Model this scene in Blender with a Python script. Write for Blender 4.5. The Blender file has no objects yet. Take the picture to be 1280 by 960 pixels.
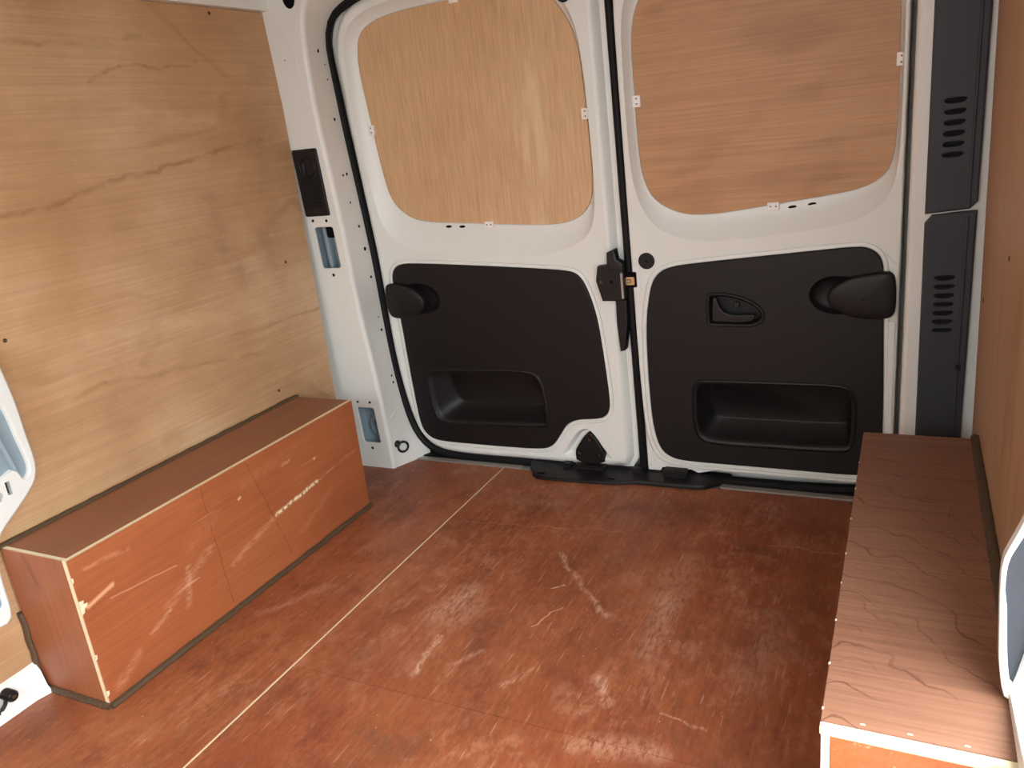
import bpy, bmesh, math, random
from mathutils import Vector, Matrix
from mathutils.geometry import delaunay_2d_cdt
random.seed(4)
sc = bpy.context.scene
COL = sc.collection

# ------------------------------------------------------------------ camera
cam_d = bpy.data.cameras.new('camera'); cam = bpy.data.objects.new('camera', cam_d); COL.objects.link(cam)
cam.matrix_world = Matrix(((0.89856575, -0.04065846, 0.43695134, 0.68302826),
                           (0.42599843, 0.31991680, -0.84627335, -0.75659188),
                           (-0.1053799, 0.94657284, 0.30478672, 0.95037695), (0, 0, 0, 1)))
cam_d.sensor_fit = 'HORIZONTAL'; cam_d.sensor_width = 36.0; cam_d.lens = 1003.54 / 1280 * 36
cam_d.clip_start = 0.01
sc.camera = cam

# ------------------------------------------------------------------ sky, sun and exposure
world = bpy.data.worlds.new('world'); sc.world = world; world.use_nodes = True
wn = world.node_tree.nodes; wl = world.node_tree.links
# evenly overcast sky, three times as bright overhead as at the horizon
wtc = wn.new('ShaderNodeTexCoord'); wsx = wn.new('ShaderNodeSeparateXYZ'); wl.new(wtc.outputs['Generated'], wsx.inputs[0])
wmr = wn.new('ShaderNodeMapRange'); wl.new(wsx.outputs['Z'], wmr.inputs[0])
for i, v in enumerate((0.0, 1.0, 0.36, 1.0)): wmr.inputs[i + 1].default_value = v
wmx = wn.new('ShaderNodeMix'); wmx.data_type = 'RGBA'; wl.new(wmr.outputs[0], wmx.inputs[0])
wmx.inputs[6].default_value = (0, 0, 0, 1); wmx.inputs[7].default_value = (0.91, 0.97, 1.0, 1)
wl.new(wmx.outputs[2], wn['Background'].inputs['Color'])
wn['Background'].inputs['Strength'].default_value = 10.5
# portal across the open side door: guides sky light in, adds none of its own
pd = bpy.data.lights.new('side_door_portal', 'AREA'); pd.shape = 'RECTANGLE'; pd.size = 1.15; pd.size_y = 1.29
pd.cycles.is_portal = True
po = bpy.data.objects.new('side_door_portal', pd); COL.objects.link(po)
po.location = (0.875, -0.50, 0.645); po.rotation_euler = (math.pi / 2, 0, math.pi / 2)
# portal across an unseen bulkhead opening that was added to light the rear doors
pd2 = bpy.data.lights.new('added_opening_portal', 'AREA'); pd2.shape = 'RECTANGLE'; pd2.size = 1.2; pd2.size_y = 0.46
pd2.cycles.is_portal = True
po2 = bpy.data.objects.new('added_opening_portal', pd2); COL.objects.link(po2)
po2.location = (0, -1.46, 1.05); po2.rotation_euler = (math.pi / 2, 0, math.pi)
sc.view_settings.view_transform = 'Standard'; sc.view_settings.look = 'None'
sc.view_settings.exposure = 0.68; sc.view_settings.gamma = 1.0; sc.view_settings.use_curve_mapping = False

# ------------------------------------------------------------------ materials
def lin(h):
    h = h.lstrip('#'); o = []
    for i in (0, 2, 4):
        c = int(h[i:i+2], 16) / 255
        o.append(c / 12.92 if c <= 0.04045 else ((c + 0.055) / 1.055) ** 2.4)
    return (*o, 1.0)

class NT:
    def __init__(s, name):
        s.m = bpy.data.materials.new(name); s.m.use_nodes = True
        s.t = s.m.node_tree; s.b = s.t.nodes['Principled BSDF']
    def n(s, typ, **kw):
        nd = s.t.nodes.new('ShaderNode' + typ)
        for k, v in kw.items(): setattr(nd, k, v)
        return nd
    def link(s, a, b): s.t.links.new(a, b)
    def val(s, sock, v):
        if hasattr(v, 'is_output'): s.link(v, sock)
        else: sock.default_value = v
    def math(s, op, a, b=None, c=None, clamp=False):
        nd = s.n('Math', operation=op, use_clamp=clamp); s.val(nd.inputs[0], a)
        if b is not None: s.val(nd.inputs[1], b)
        if c is not None: s.val(nd.inputs[2], c)
        return nd.outputs[0]
    def vmath(s, op, a, b=None):
        nd = s.n('VectorMath', operation=op); s.val(nd.inputs[0], a)
        if b is not None: s.val(nd.inputs[3 if op == 'SCALE' else 1], b)
        return nd.outputs[1 if op in ('LENGTH', 'DOT_PRODUCT') else 0]
    def maprange(s, v, a, b, c=0.0, d=1.0, smooth=True):
        nd = s.n('MapRange', interpolation_type='SMOOTHSTEP' if smooth else 'LINEAR')
        s.val(nd.inputs[0], v)
        for i, q in enumerate((a, b, c, d)): s.val(nd.inputs[i + 1], q)
        return nd.outputs[0]
    def noise(s, vec, scale, detail=4, rough=0.55, dist=0.0):
        nd = s.n('TexNoise'); s.link(vec, nd.inputs['Vector'])
        nd.inputs['Scale'].default_value = scale; nd.inputs['Detail'].default_value = detail
        nd.inputs['Roughness'].default_value = rough; nd.inputs['Distortion'].default_value = dist
        return nd.outputs[0]
    def n_color(s, vec, scale):
        nd = s.n('TexNoise'); s.link(vec, nd.inputs['Vector']); nd.inputs['Scale'].default_value = scale; nd.inputs['Detail'].default_value = 2
        return nd.outputs[1]
    def ramp(s, v, stops):
        nd = s.n('ValToRGB'); s.link(v, nd.inputs[0]); e = nd.color_ramp.elements
        while len(e) < len(stops): e.new(0.5)
        for i, (p, c) in enumerate(stops): e[i].position = p; e[i].color = c
        return nd.outputs[0]
    def mix(s, f, a, b, mode='MIX'):
        nd = s.n('Mix', data_type='RGBA', blend_type=mode)
        s.val(nd.inputs[0], f); s.val(nd.inputs[6], a); s.val(nd.inputs[7], b)
        return nd.outputs[2]
    def coord(s, scale=(1, 1, 1), loc=(0, 0, 0), rot=(0, 0, 0)):
        if not hasattr(s, 'tc'): s.tc = s.n('TexCoord')
        mp = s.n('Mapping'); s.link(s.tc.outputs['Object'], mp.inputs['Vector'])
        mp.inputs['Scale'].default_value = scale; mp.inputs['Location'].default_value = loc; mp.inputs['Rotation'].default_value = rot
        return mp.outputs[0]
    def seg(s, pos, p, q, w, amount=1.0, breakup=None, soft=0.35):
        p = Vector(p); q = Vector(q); ab = q - p
        d = s.vmath('SUBTRACT', pos, tuple(p))
        t = s.math('DIVIDE', s.vmath('DOT_PRODUCT', d, tuple(ab)), max(ab.length_squared, 1e-9), clamp=True)
        nd = s.n('VectorMath', operation='SCALE'); nd.inputs[0].default_value = tuple(ab); s.link(t, nd.inputs[3])
        dist = s.vmath('LENGTH', s.vmath('SUBTRACT', d, nd.outputs[0]))
        m = s.maprange(dist, w * soft, w, amount, 0.0)
        if breakup is not None: m = s.math('MULTIPLY', m, breakup)
        return m
    def bump(s, h, strength=0.1, dist=0.002):
        nd = s.n('Bump'); nd.inputs['Strength'].default_value = strength; nd.inputs['Distance'].default_value = dist
        s.link(h, nd.inputs['Height']); s.link(nd.outputs[0], s.b.inputs['Normal'])

def plain(name, hexc, rough=0.5, metal=0.0, spec=0.5, bump=None, mottled=0.0):
    t = NT(name)
    c = lin(hexc)
    p = t.coord()
    nz = t.noise(p, 9, 3)
    k = 1 - mottled
    t.link(t.mix(nz, tuple(x * k for x in c[:3]) + (1,), c), t.b.inputs['Base Color'])
    t.b.inputs['Roughness'].default_value = rough; t.b.inputs['Metallic'].default_value = metal
    t.b.inputs['Specular IOR Level'].default_value = spec
    if bump:
        t.bump(t.noise(p, bump[0], 2), bump[1], bump[2])
    return t.m

def wood(name, dark, mid, light, axis, line='5A3A20', line_amt=0.35, line_freq=26, rough=0.5, seed=0.0,
         blotch=0.5, low=1.0, fibre=0.5, red=None, marks=None, spec=0.4, distort=0.8, lmask=(0.40, 0.68), lthr=0.86, stretch=0.16, fw=0.30, rot=(0, 0, 0)):
    """plywood veneer; axis = grain direction (0,1,2); across = thin axis of the sheet"""
    t = NT(name); sca = [1, 1, 1]; sca[axis] = stretch
    base = t.coord(loc=(seed, seed * 1.7, seed * 0.6))
    p = t.coord(scale=tuple(sca), loc=(seed, seed * 1.3, seed * 0.7), rot=rot)
    fs = [1, 1, 1]; fs[axis] = 0.016
    pf = t.coord(scale=tuple(fs), loc=(seed, 0, 0))
    n1 = t.noise(p, 2.3 * low, 3, 0.5, distort)           # cathedral figure
    n2 = t.noise(pf, 230, 3, 0.6)                          # fine fibres
    n2b = t.noise(pf, 60, 3, 0.6)
    n3 = t.noise(base, 3.0, 5, 0.6)                        # blotches
    f = t.math('MULTIPLY_ADD', n3, blotch, t.math('MULTIPLY_ADD', n1, 0.6, t.math('MULTIPLY', n2b, fw)))
    lo = 0.30 + fw / 2 + blotch * 0.5 - 0.30; hi = lo + 0.60
    f = t.maprange(f, lo, hi, smooth=False)
    col = t.ramp(f, [(0.0, lin(dark)), (0.5, lin(mid)), (1.0, lin(light))])
    fib = t.maprange(n2, 0.35, 0.65, 1 - 0.22 * fibre, 1 + 0.10 * fibre, False)
    cb = t.n('CombineColor'); [t.link(fib, cb.inputs[i]) for i in range(3)]
    col = t.mix(1.0, col, cb.outputs[0], 'MULTIPLY')
    s = t.math('SINE', t.math('MULTIPLY', n1, line_freq * 6.283 / 4))
    ln = t.maprange(s, lthr, 1.0)
    ln = t.math('MULTIPLY', ln, t.maprange(t.noise(base, 5, 2), *lmask))
    col = t.mix(t.math('MULTIPLY', ln, line_amt), col, lin(line))
    if red: col = t.mix(t.math('MULTIPLY', t.maprange(t.noise(base, 1.6, 2), 0.45, 0.7), red[1]), col, lin(red[0]))
    # pin flecks
    fl = t.maprange(t.noise(t.coord(scale=tuple(0.4 if i == axis else 1 for i in range(3)), loc=(seed + 3, 0, 0)), 300, 1), 0.72, 0.80)
    col = t.mix(t.math('MULTIPLY', fl, 0.25), col, lin(line))
    if marks: col = marks(t, col, base)
    t.link(col, t.b.inputs['Base Color'])
    t.b.inputs['Specular IOR Level'].default_value = spec
    t.link(t.maprange(n3, 0.3, 0.7, rough - 0.06, rough + 0.08, False), t.b.inputs['Roughness'])
    t.bump(n2, 0.10, 0.0006)
    return t.m

M = {}
M['paint'] = plain('white_paint', '#E7E8E3', 0.32, spec=0.5, mottled=0.02)
M['paint_in'] = plain('grey_primer', '#8FA0AA', 0.4, mottled=0.12)
M['roof'] = plain('roof_paint', '#C4C0B8', 0.5)
M['black'] = plain('black_plastic', '#151314', 0.48, spec=0.35, bump=(900, 0.15, 0.0004), mottled=0.1)
M['black2'] = plain('black_plastic_smooth', '#17171A', 0.38, spec=0.4)
M['rubber'] = plain('black_rubber', '#0D0D0F', 0.6, spec=0.25)
M['hole'] = plain('dark_hole', '#0B0B0C', 0.8, spec=0.1)
M['grey_trim'] = plain('grey_trim_plastic', '#3A3D44', 0.5, spec=0.35, bump=(800, 0.12, 0.0004), mottled=0.06)
M['blade'] = plain('grey_louvre_plastic', '#22252C', 0.5, spec=0.3)
M['alu'] = plain('aluminium', '#B9B2A8', 0.45, metal=0.6, mottled=0.15)
M['brass'] = plain('striker_metal', '#D9B98A', 0.35, metal=0.7)
M['clip'] = plain('white_clip', '#F4F1EC', 0.35)
M['seal_bead'] = plain('brown_sealant', '#5A4632', 0.5, mottled=0.35, bump=(120, 0.5, 0.002))
M['edge'] = plain('pale_ply_edge', '#F6E7C2', 0.6, mottled=0.18, bump=(200, 0.2, 0.001))
M['screw'] = plain('screw_steel', '#5B4630', 0.45, metal=0.5)
M['ground'] = plain('concrete_ground', '#76736D', 0.9, mottled=0.2)

def wall_marks(t, col, base):
    pos = t.tc.outputs['Object']
    sv = t.n('VectorMath', operation='SCALE'); t.link(t.vmath('SUBTRACT', t.n_color(pos, 16), (0.5, 0.5, 0.5)), sv.inputs[0]); sv.inputs[3].default_value = 0.03
    wp = t.vmath('MULTIPLY', t.vmath('ADD', pos, sv.outputs[0]), (0, 1, 1))
    br = t.maprange(t.noise(t.coord(scale=(1, 0.4, 1)), 40, 4), 0.3, 0.6)
    for pts, w, a, c in (([(.10, .885), (.284, .897), (.418, .922), (.569, .94), (.745, .965), (.948, .986)], .010, .55, '#8E6440'),
                         ([(.442, 1.124), (.486, 1.142), (.529, 1.155), (.591, 1.156), (.656, 1.154), (.74, 1.165)], .007, .4, '#94693F'),
                         ([(.69, .86), (.70, .76), (.75, .66)], .05, .28, '#86685A'), ([(.90, .95), (.87, .66)], .07, .22, '#8A6A58'),
                         ([(.52, 1.06), (.76, 1.03)], .035, .35, '#D9B894'), ([(.174, .52), (.299, .529), (.438, .505), (.765, .46)], .009, .35, '#94693F'),
                         ([(.30, .63), (.55, .60), (.80, .57)], .04, .25, '#E2BE94'), ([(.15, 1.20), (.35, 1.19), (.60, 1.215)], .008, .35, '#94693F')):
        for p, q in zip(pts, pts[1:]):
            col = t.mix(t.seg(wp, (0, *p), (0, *q), w, a, br, 0.0), col, lin(c))
    return col
M['ply_left'] = wood('ply_left_wall', '#A9805A', '#C49B73', '#D4B18C', 1, line='#946A42', line_amt=0.35, line_freq=17, rough=0.5,
                     seed=2.3, blotch=1.0, red=('#B98A5C', 0.4), low=1.25, stretch=0.30, fw=0.16, fibre=0.45, distort=0.6, marks=wall_marks)
M['ply_right'] = wood('ply_right_wall', '#A47D5D', '#B8906E', '#C6A081', 2, line='#8A6244', line_amt=0.3, line_freq=22, seed=5.1, blotch=0.5)
M['ply_win1'] = wood('ply_left_window', '#C2976B', '#D6AE84', '#E0BE96', 2, line='#EBD2A8', line_amt=0.5, line_freq=15, lmask=(0.34, 0.55), lthr=0.8, seed=1.2, blotch=0.6, fibre=0.6, fw=0.2, rot=(0, 0.10, 0))
M['ply_win2'] = wood('ply_right_window', '#AE7F56', '#C4946B', '#D0A47C', 0, line='#8F5F3C', line_amt=0.35, line_freq=16, seed=7.7, blotch=0.8, fibre=0.55, fw=0.2)

def noise_break(t, pos, scale=70, a=0.42, b=0.6): return t.maprange(t.noise(pos, scale, 3), a, b)

def floor_marks(t, col, base):
    pos = t.tc.outputs['Object']
    # mottled wear, greyish dirt, dark plum stains, pale scuffed haze
    a = t.noise(t.coord(scale=(1, 0.45, 1), rot=(0, 0, 0.25), loc=(4, 1, 0)), 26, 9, 0.78)
    b = t.noise(t.coord(scale=(1, 0.6, 1), rot=(0, 0, -0.6), loc=(8, 1, 0)), 15, 9, 0.76)
    zone = t.maprange(t.noise(t.coord(loc=(1, 4, 0)), 3.2, 4), 0.38, 0.64)
    haze = t.math('MULTIPLY', t.maprange(t.math('MULTIPLY_ADD', a, 0.5, t.math('MULTIPLY', b, 0.5)), 0.47, 0.66), t.math('MULTIPLY_ADD', zone, 0.75, 0.25))
    col = t.mix(t.math('MULTIPLY', haze, 0.75), col, lin('#CB9070'))
    dirt = t.maprange(t.noise(t.coord(scale=(1, 0.6, 1), rot=(0, 0, 0.3), loc=(9, 3, 0)), 7, 9, 0.75), 0.48, 0.68)
    col = t.mix(t.math('MULTIPLY', dirt, 0.5), col, lin('#5F3A2A'))
    plum = t.maprange(t.noise(t.coord(scale=(1, 0.6, 1), loc=(2, 8, 0)), 9, 8, 0.72), 0.53, 0.68)
    col = t.mix(t.math('MULTIPLY', plum, 0.5), col, lin('#62261F'))
    fine = t.maprange(t.noise(t.coord(scale=(1, 0.35, 1), rot=(0, 0, 0.15), loc=(5, 5, 0)), 120, 5, 0.7), 0.3, 0.7, 0.80, 1.18, False)
    cb = t.n('CombineColor'); [t.link(fine, cb.inputs[i]) for i in range(3)]
    col = t.mix(1.0, col, cb.outputs[0], 'MULTIPLY')
    for ang, sd, am, thr, st in ((0.35, 1, 0.4, 0.66, .07), (-0.5, 5, 0.45, 0.66, .05), (1.2, 9, 0.45, 0.66, .05), (0.8, 13, 0.45, 0.66, .06), (-1.1, 17, 0.45, 0.66, .05), (-0.1, 23, 0.3, 0.67, .08)):
        v = t.noise(t.coord(scale=(1, st, 1), rot=(0, 0, ang), loc=(sd, sd, 0)), 150, 2, 0.5)
        m = t.math('MULTIPLY', t.maprange(v, thr, thr + 0.07), t.maprange(t.noise(t.coord(loc=(sd, 2, 0)), 7, 4), 0.48, 0.66))
        col = t.mix(t.math('MULTIPLY', m, am), col, lin('#E0AE90'))
    sv = t.n('VectorMath', operation='SCALE'); t.link(t.vmath('SUBTRACT', t.n_color(pos, 20), (0.5, 0.5, 0.5)), sv.inputs[0]); sv.inputs[3].default_value = 0.035
    wp = t.vmath('MULTIPLY', t.vmath('ADD', pos, sv.outputs[0]), (1, 1, 0))
    br = t.maprange(t.noise(t.coord(scale=(1, 0.35, 1), rot=(0, 0, 0.4)), 110, 6, 0.75), 0.36, 0.62)
    for p, q, w, a, c in FLOOR_SCRATCH:
        col = t.mix(t.seg(wp, (*p, 0), (*q, 0), w, a, br if w > 0.003 else None, 0.0), col, lin(c))
    sp = t.maprange(t.noise(t.coord(loc=(1, 5, 0)), 140, 1), 0.765, 0.80)
    return t.mix(t.math('MULTIPLY', sp, 0.6), col, lin('#EEC8AA'))

FLOOR_SCRATCH = [   # worn marks on the floor: from, to, width (metres), amount, colour
    ((-0.170, 0.440), (-0.140, 0.540), 0.050, 0.65, '#CDA085'), ((-0.120, 0.420), (-0.100, 0.500), 0.040, 0.40, '#C79A80'),
    ((-0.115, 0.255), (-0.127, 0.379), 0.011, 0.75, '#E2B296'), ((-0.014, 0.739), (0.152, 0.546), 0.011, 0.70, '#D4A68A'),
    ((0.152, 0.546), (0.181, 0.535), 0.014, 0.60, '#D4A68A'), ((0.036, 0.455), (0.069, 0.536), 0.0024, 0.70, '#E8BC9C'),
    ((0.283, 0.440), (0.271, 0.625), 0.045, 0.50, '#C4957A'), ((0.271, 0.625), (0.281, 0.789), 0.060, 0.40, '#BE8F74'),
    ((0.344, 0.301), (0.421, 0.283), 0.004, 0.6, '#DDA888'), ((0.370, 0.867), (0.432, 0.865), 0.035, 0.55, '#503A32'),
    ((-0.288, 0.955), (-0.109, 0.974), 0.040, 0.40, '#B98B74'), ((-0.361, 0.821), (0.097, 0.876), 0.0022, 0.35, '#D8A184'),
    ((0.426, 0.899), (0.577, 0.896), 0.0022, 0.5, '#D8A184'), ((-0.680, 0.997), (-0.446, 0.800), 0.050, 0.35, '#5A2A22'),
    ((-0.446, 0.800), (-0.495, 0.618), 0.030, 0.35, '#C08F74'), ((0.214, 0.348), (0.254, 0.296), 0.018, 0.6, '#E0AE90'),
    ((0.236, 0.193), (0.360, 0.217), 0.040, 0.5, '#DDA888'), ((-0.129, 0.109), (-0.067, 0.090), 0.040, 0.5, '#6A4A38'),
    ((0.131, 0.345), (0.180, 0.335), 0.030, 0.45, '#6A2C26'), ((-0.300, 0.520), (-0.280, 0.640), 0.03, 0.4, '#7A3A2C'),
    ((-0.440, 0.300), (-0.400, 0.460), 0.05, 0.35, '#7A3A2C'), ((0.470, 0.420), (0.480, 0.620), 0.05, 0.35, '#B98B74'),
    ((0.060, 0.280), (0.090, 0.340), 0.012, 0.5, '#E0AE90'), ((-0.060, 0.300), (-0.020, 0.360), 0.010, 0.45, '#E0AE90'),
    ((0.020, 0.600), (0.040, 0.620), 0.004, 0.9, '#F0D8C0'), ((-0.560, 0.330), (-0.470, 0.470), 0.02, 0.4, '#C79A80'),
]
M['floor'] = wood('red_floor_ply', '#7C4229', '#9C5836', '#B06C46', 1, line='#6A2E20', line_amt=0.3, line_freq=18, rough=0.48, seed=3.4,
                  blotch=0.6, marks=floor_marks, spec=0.45, red=('#843C29', 0.5), fw=0.35)

def box_side_marks(t, col, base):
    pos = t.tc.outputs['Object']           # local: x in from the side face, y along, z up
    br = noise_break(t, pos, 90, 0.36, 0.55)
    X = 0.0
    wob = t.noise(pos, 26, 3)
    br2 = t.maprange(t.noise(t.coord(scale=(1, 0.25, 1)), 160, 3, 0.7), 0.38, 0.58)
    sv = t.n('VectorMath', operation='SCALE'); t.link(t.vmath('SUBTRACT', t.n_color(pos, 18), (0.5, 0.5, 0.5)), sv.inputs[0]); sv.inputs[3].default_value = 0.010
    wp = t.vmath('MULTIPLY', t.vmath('ADD', pos, sv.outputs[0]), (0, 1, 1))
    for p, q, w, a, c, b in (((.500, .147), (.655, .162), .0075, .95, '#F3DFB8', br), ((.350, .105), (.500, .147), .013, .6, '#D79C74', br2),
                             ((.655, .162), (.83, .180), .004, .55, '#DFA884', br2), ((.170, .110), (.300, .170), .020, .45, '#D29A76', br2),
                             ((.215, .085), (.235, .160), .012, .5, '#E0B08C', br2), ((.015, .208), (.070, .222), .007, .8, '#E8AE80', None),
                             ((.030, .280), (.120, .272), .008, .5, '#DFA078', br2), ((.060, .200), (.21, .180), .0022, .5, '#DFA884', None),
                             ((.310, .300), (.325, .02), .0022, .55, '#5A2A18', br), ((.445, .300), (.525, .03), .0022, .55, '#5A2A18', br),
                             ((.560, .060), (.70, .12), .016, .35, '#C98A66', br2), ((.12, .08), (.17, .10), .010, .5, '#DFA884', br2),
                             ((.03, .03), (.08, .06), .018, .4, '#DFA27C', br2), ((.40, .235), (.405, .237), .005, .7, '#F0D0A8', None),
                             ((.55, .25), (.575, .255), .009, .5, '#E0B090', br2), ((.66, .22), (.663, .221), .005, .7, '#F0D0A8', None),
                             ((.42, .255), (.60, .275), .022, .25, '#C98A66', br2), ((.25, .20), (.34, .24), .03, .22, '#C98A66', br2)):
        col = t.mix(t.seg(wp, (0, p[0], p[1]), (0, q[0], q[1]), w, a * (0.72 if b is br2 else 1.0), b, 0.05), col, lin(c))
    v = t.noise(t.coord(scale=(1, 0.06, 1), rot=(0.35, 0, 0), loc=(1, 1, 2)), 110, 2, 0.5)
    m = t.math('MULTIPLY', t.maprange(v, 0.66, 0.72), t.maprange(t.noise(t.coord(loc=(3, 2, 0)), 6, 3), 0.5, 0.66))
    return t.mix(t.math('MULTIPLY', m, 0.55), col, lin('#DBA27E'))
M['box_side'] = wood('red_box_side', '#8C4B2C', '#A75E38', '#B57146', 1, line='#74341C', line_amt=0.25, line_freq=16, rough=0.5, seed=6.2,
                     blotch=0.5, marks=box_side_marks)
M['box_top'] = wood('brown_box_top', '#86553C', '#9A6548', '#AA7757', 1, line='#5A2E1E', line_amt=0.35, line_freq=18, rough=0.5, seed=8.1, blotch=0.5)
M['box_end'] = wood('brown_box_end', '#84492F', '#9C5C3C', '#AE6E4A', 2, line='#5E3020', line_amt=0.55, line_freq=20, rough=0.5, seed=9.4, blotch=0.5, low=1.6)
def fig_marks(t, col, base):
    pos = t.tc.outputs['Object']
    sp = t.n('SeparateXYZ'); t.link(pos, sp.inputs[0])
    n = t.noise(t.coord(scale=(1, 0.8, 1), loc=(3.1, 7.7, 0)), 5.2, 3, 0.5, 0.3)
    f = t.math('MULTIPLY_ADD', n, 0.42, t.math('MULTIPLY_ADD', sp.outputs[0], 0.55, sp.outputs[1]))
    f = t.math('MULTIPLY_ADD', t.math('MULTIPLY', sp.outputs[0], sp.outputs[0]), 1.9, f)
    for fr, th, am, m0, m1 in ((12.5, 0.978, 0.6, 0.36, 0.56), (33.0, 0.95, 0.3, 0.45, 0.6)):
        l = t.maprange(t.math('SINE', t.math('MULTIPLY_ADD', f, 6.283 * fr, t.math('MULTIPLY', t.noise(t.coord(loc=(fr, 1, 0)), 90, 3), 0.5))), th, 1.0)
        l = t.math('MULTIPLY', l, t.maprange(t.noise(t.coord(scale=(0.6, 1, 1), loc=(fr, 3, 0)), 8, 3), m0, m1))
        col = t.mix(t.math('MULTIPLY', l, am), col, lin('#4E281C'))
    return col
M['box_top2'] = wood('figured_box_top', '#7A503C', '#8F644E', '#A27760', 0, line='#6A3A2A', line_amt=0.2, line_freq=20, rough=0.5, seed=11.9,
                     blotch=0.5, low=1.5, fw=0.2, fibre=0.8, marks=fig_marks)

# ------------------------------------------------------------------ mesh helpers
def setp(o, label=None, cat=None, group=None, kind=None):
    for k, v in (('label', label), ('category', cat), ('group', group), ('kind', kind)):
        if v: o[k] = v
    return o
def empty(name, loc, **kw):
    o = bpy.data.objects.new(name, None); COL.objects.link(o); o.location = loc; o.empty_display_size = 0.05
    return setp(o, **kw)
def base_of(o):
    v = Vector((0, 0, 0))
    while o: v += o.location; o = o.parent
    return v
def link(name, me, parent=None, loc=(0, 0, 0), rot=None):
    o = bpy.data.objects.new(name, me); COL.objects.link(o); o.parent = parent; o.location = loc
    if rot: o.rotation_euler = rot
    return o
class MB:
    """collects geometry given in world metres, links it as one mesh"""
    def __init__(s): s.bm = bmesh.new()
    def box(s, x0, x1, y0, y1, z0, z1, mi=0, bevel=0.0):
        b = bmesh.new()
        r = bmesh.ops.create_cube(b, size=1)
        for v in b.verts: v.co = Vector(((x0 + x1) / 2 + v.co.x * (x1 - x0), (y0 + y1) / 2 + v.co.y * (y1 - y0), (z0 + z1) / 2 + v.co.z * (z1 - z0)))
        if bevel: bmesh.ops.bevel(b, geom=b.edges[:], offset=bevel, segments=2, affect='EDGES', clamp_overlap=True)
        s.join(b, mi); return s
    def join(s, b, mi=None):
        vs = [s.bm.verts.new(v.co) for v in b.verts]; b.verts.index_update()
        for f in b.faces:
            try: nf = s.bm.faces.new([vs[v.index] for v in f.verts])
            except ValueError: continue
            nf.material_index = f.material_index if mi is None else mi; nf.smooth = f.smooth
        b.free(); return s
    def loft(s, rings, close=True, cap0=False, cap1=False, mi=0):
        R = [[s.bm.verts.new(p) for p in r] for r in rings]
        for a, b in zip(R, R[1:]):
            n = len(a)
            for i in range(n if close else n - 1):
                j = (i + 1) % n
                f = s.bm.faces.new((a[i], a[j], b[j], b[i])); f.smooth = True; f.material_index = mi
        for flag, r in ((cap0, R[0]), (cap1, R[-1])):
            if flag:
                f = s.bm.faces.new(r); f.material_index = mi; f.smooth = True
        return s
    def tube(s, pts, r, n=10, close=False, mi=0, flat=None):
        pts = [Vector(p) for p in pts]; rings = []
        for i, p in enumerate(pts):
            if close: d = pts[(i + 1) % len(pts)] - pts[i - 1]
            else: d = pts[min(i + 1, len(pts) - 1)] - pts[max(i - 1, 0)]
            d.normalize(); up = Vector((0, 1, 0)) if abs(d.y) < 0.9 else Vector((0, 0, 1))
            a = d.cross(up).normalized(); b = a.cross(d)
            ra, rb = (r, r) if flat is None else flat
            rings.append([p + a * ra * math.cos(k * 2 * math.pi / n) + b * rb * math.sin(k * 2 * math.pi / n) for k in range(n)])
        if close: rings.append(rings[0])
        s.loft(rings, cap0=not close, cap1=not close, mi=mi); return s
    def fill(s, outer, holes, fn, mi=0):
        """flat region between 2-D loops mapped to 3-D by fn"""
        vs, es = [], []
        for lp in [outer] + holes:
            k = len(vs); vs += [Vector(p) for p in lp]; es += [(k + i, k + (i + 1) % len(lp)) for i in range(len(lp))]
        V, E, F, *_ = delaunay_2d_cdt(vs, es, [], 0, 1e-7)
        nv = [s.bm.verts.new(fn(v.x, v.y)) for v in V]
        for f in F:
            c = sum((V[i] for i in f), Vector((0, 0))) / len(f)
            if inside(c, outer) and not any(inside(c, h) for h in holes):
                q = s.bm.faces.new([nv[i] for i in f]); q.material_index = mi; q.smooth = False
        return s
    def build(s, name, mats, parent=None, weld=1e-5, angle=40, **kw):
        bm = s.bm
        if weld: bmesh.ops.remove_doubles(bm, verts=bm.verts, dist=weld)
        loose = [v for v in bm.verts if not v.link_faces]
        if loose: bmesh.ops.delete(bm, geom=loose, context='VERTS')
        bmesh.ops.recalc_face_normals(bm, faces=bm.faces)
        off = base_of(parent) if parent else Vector((0, 0, 0))
        for v in bm.verts: v.co -= off
        me = bpy.data.meshes.new(name); 
        for e in bm.edges:
            if len(e.link_faces) == 2 and e.calc_face_angle(0) > math.radians(angle): e.smooth = False
        bm.to_mesh(me); bm.free()
        for m in (mats if isinstance(mats, (list, tuple)) else [mats]): me.materials.append(M[m])
        return setp(link(name, me, parent), **kw)

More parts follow.
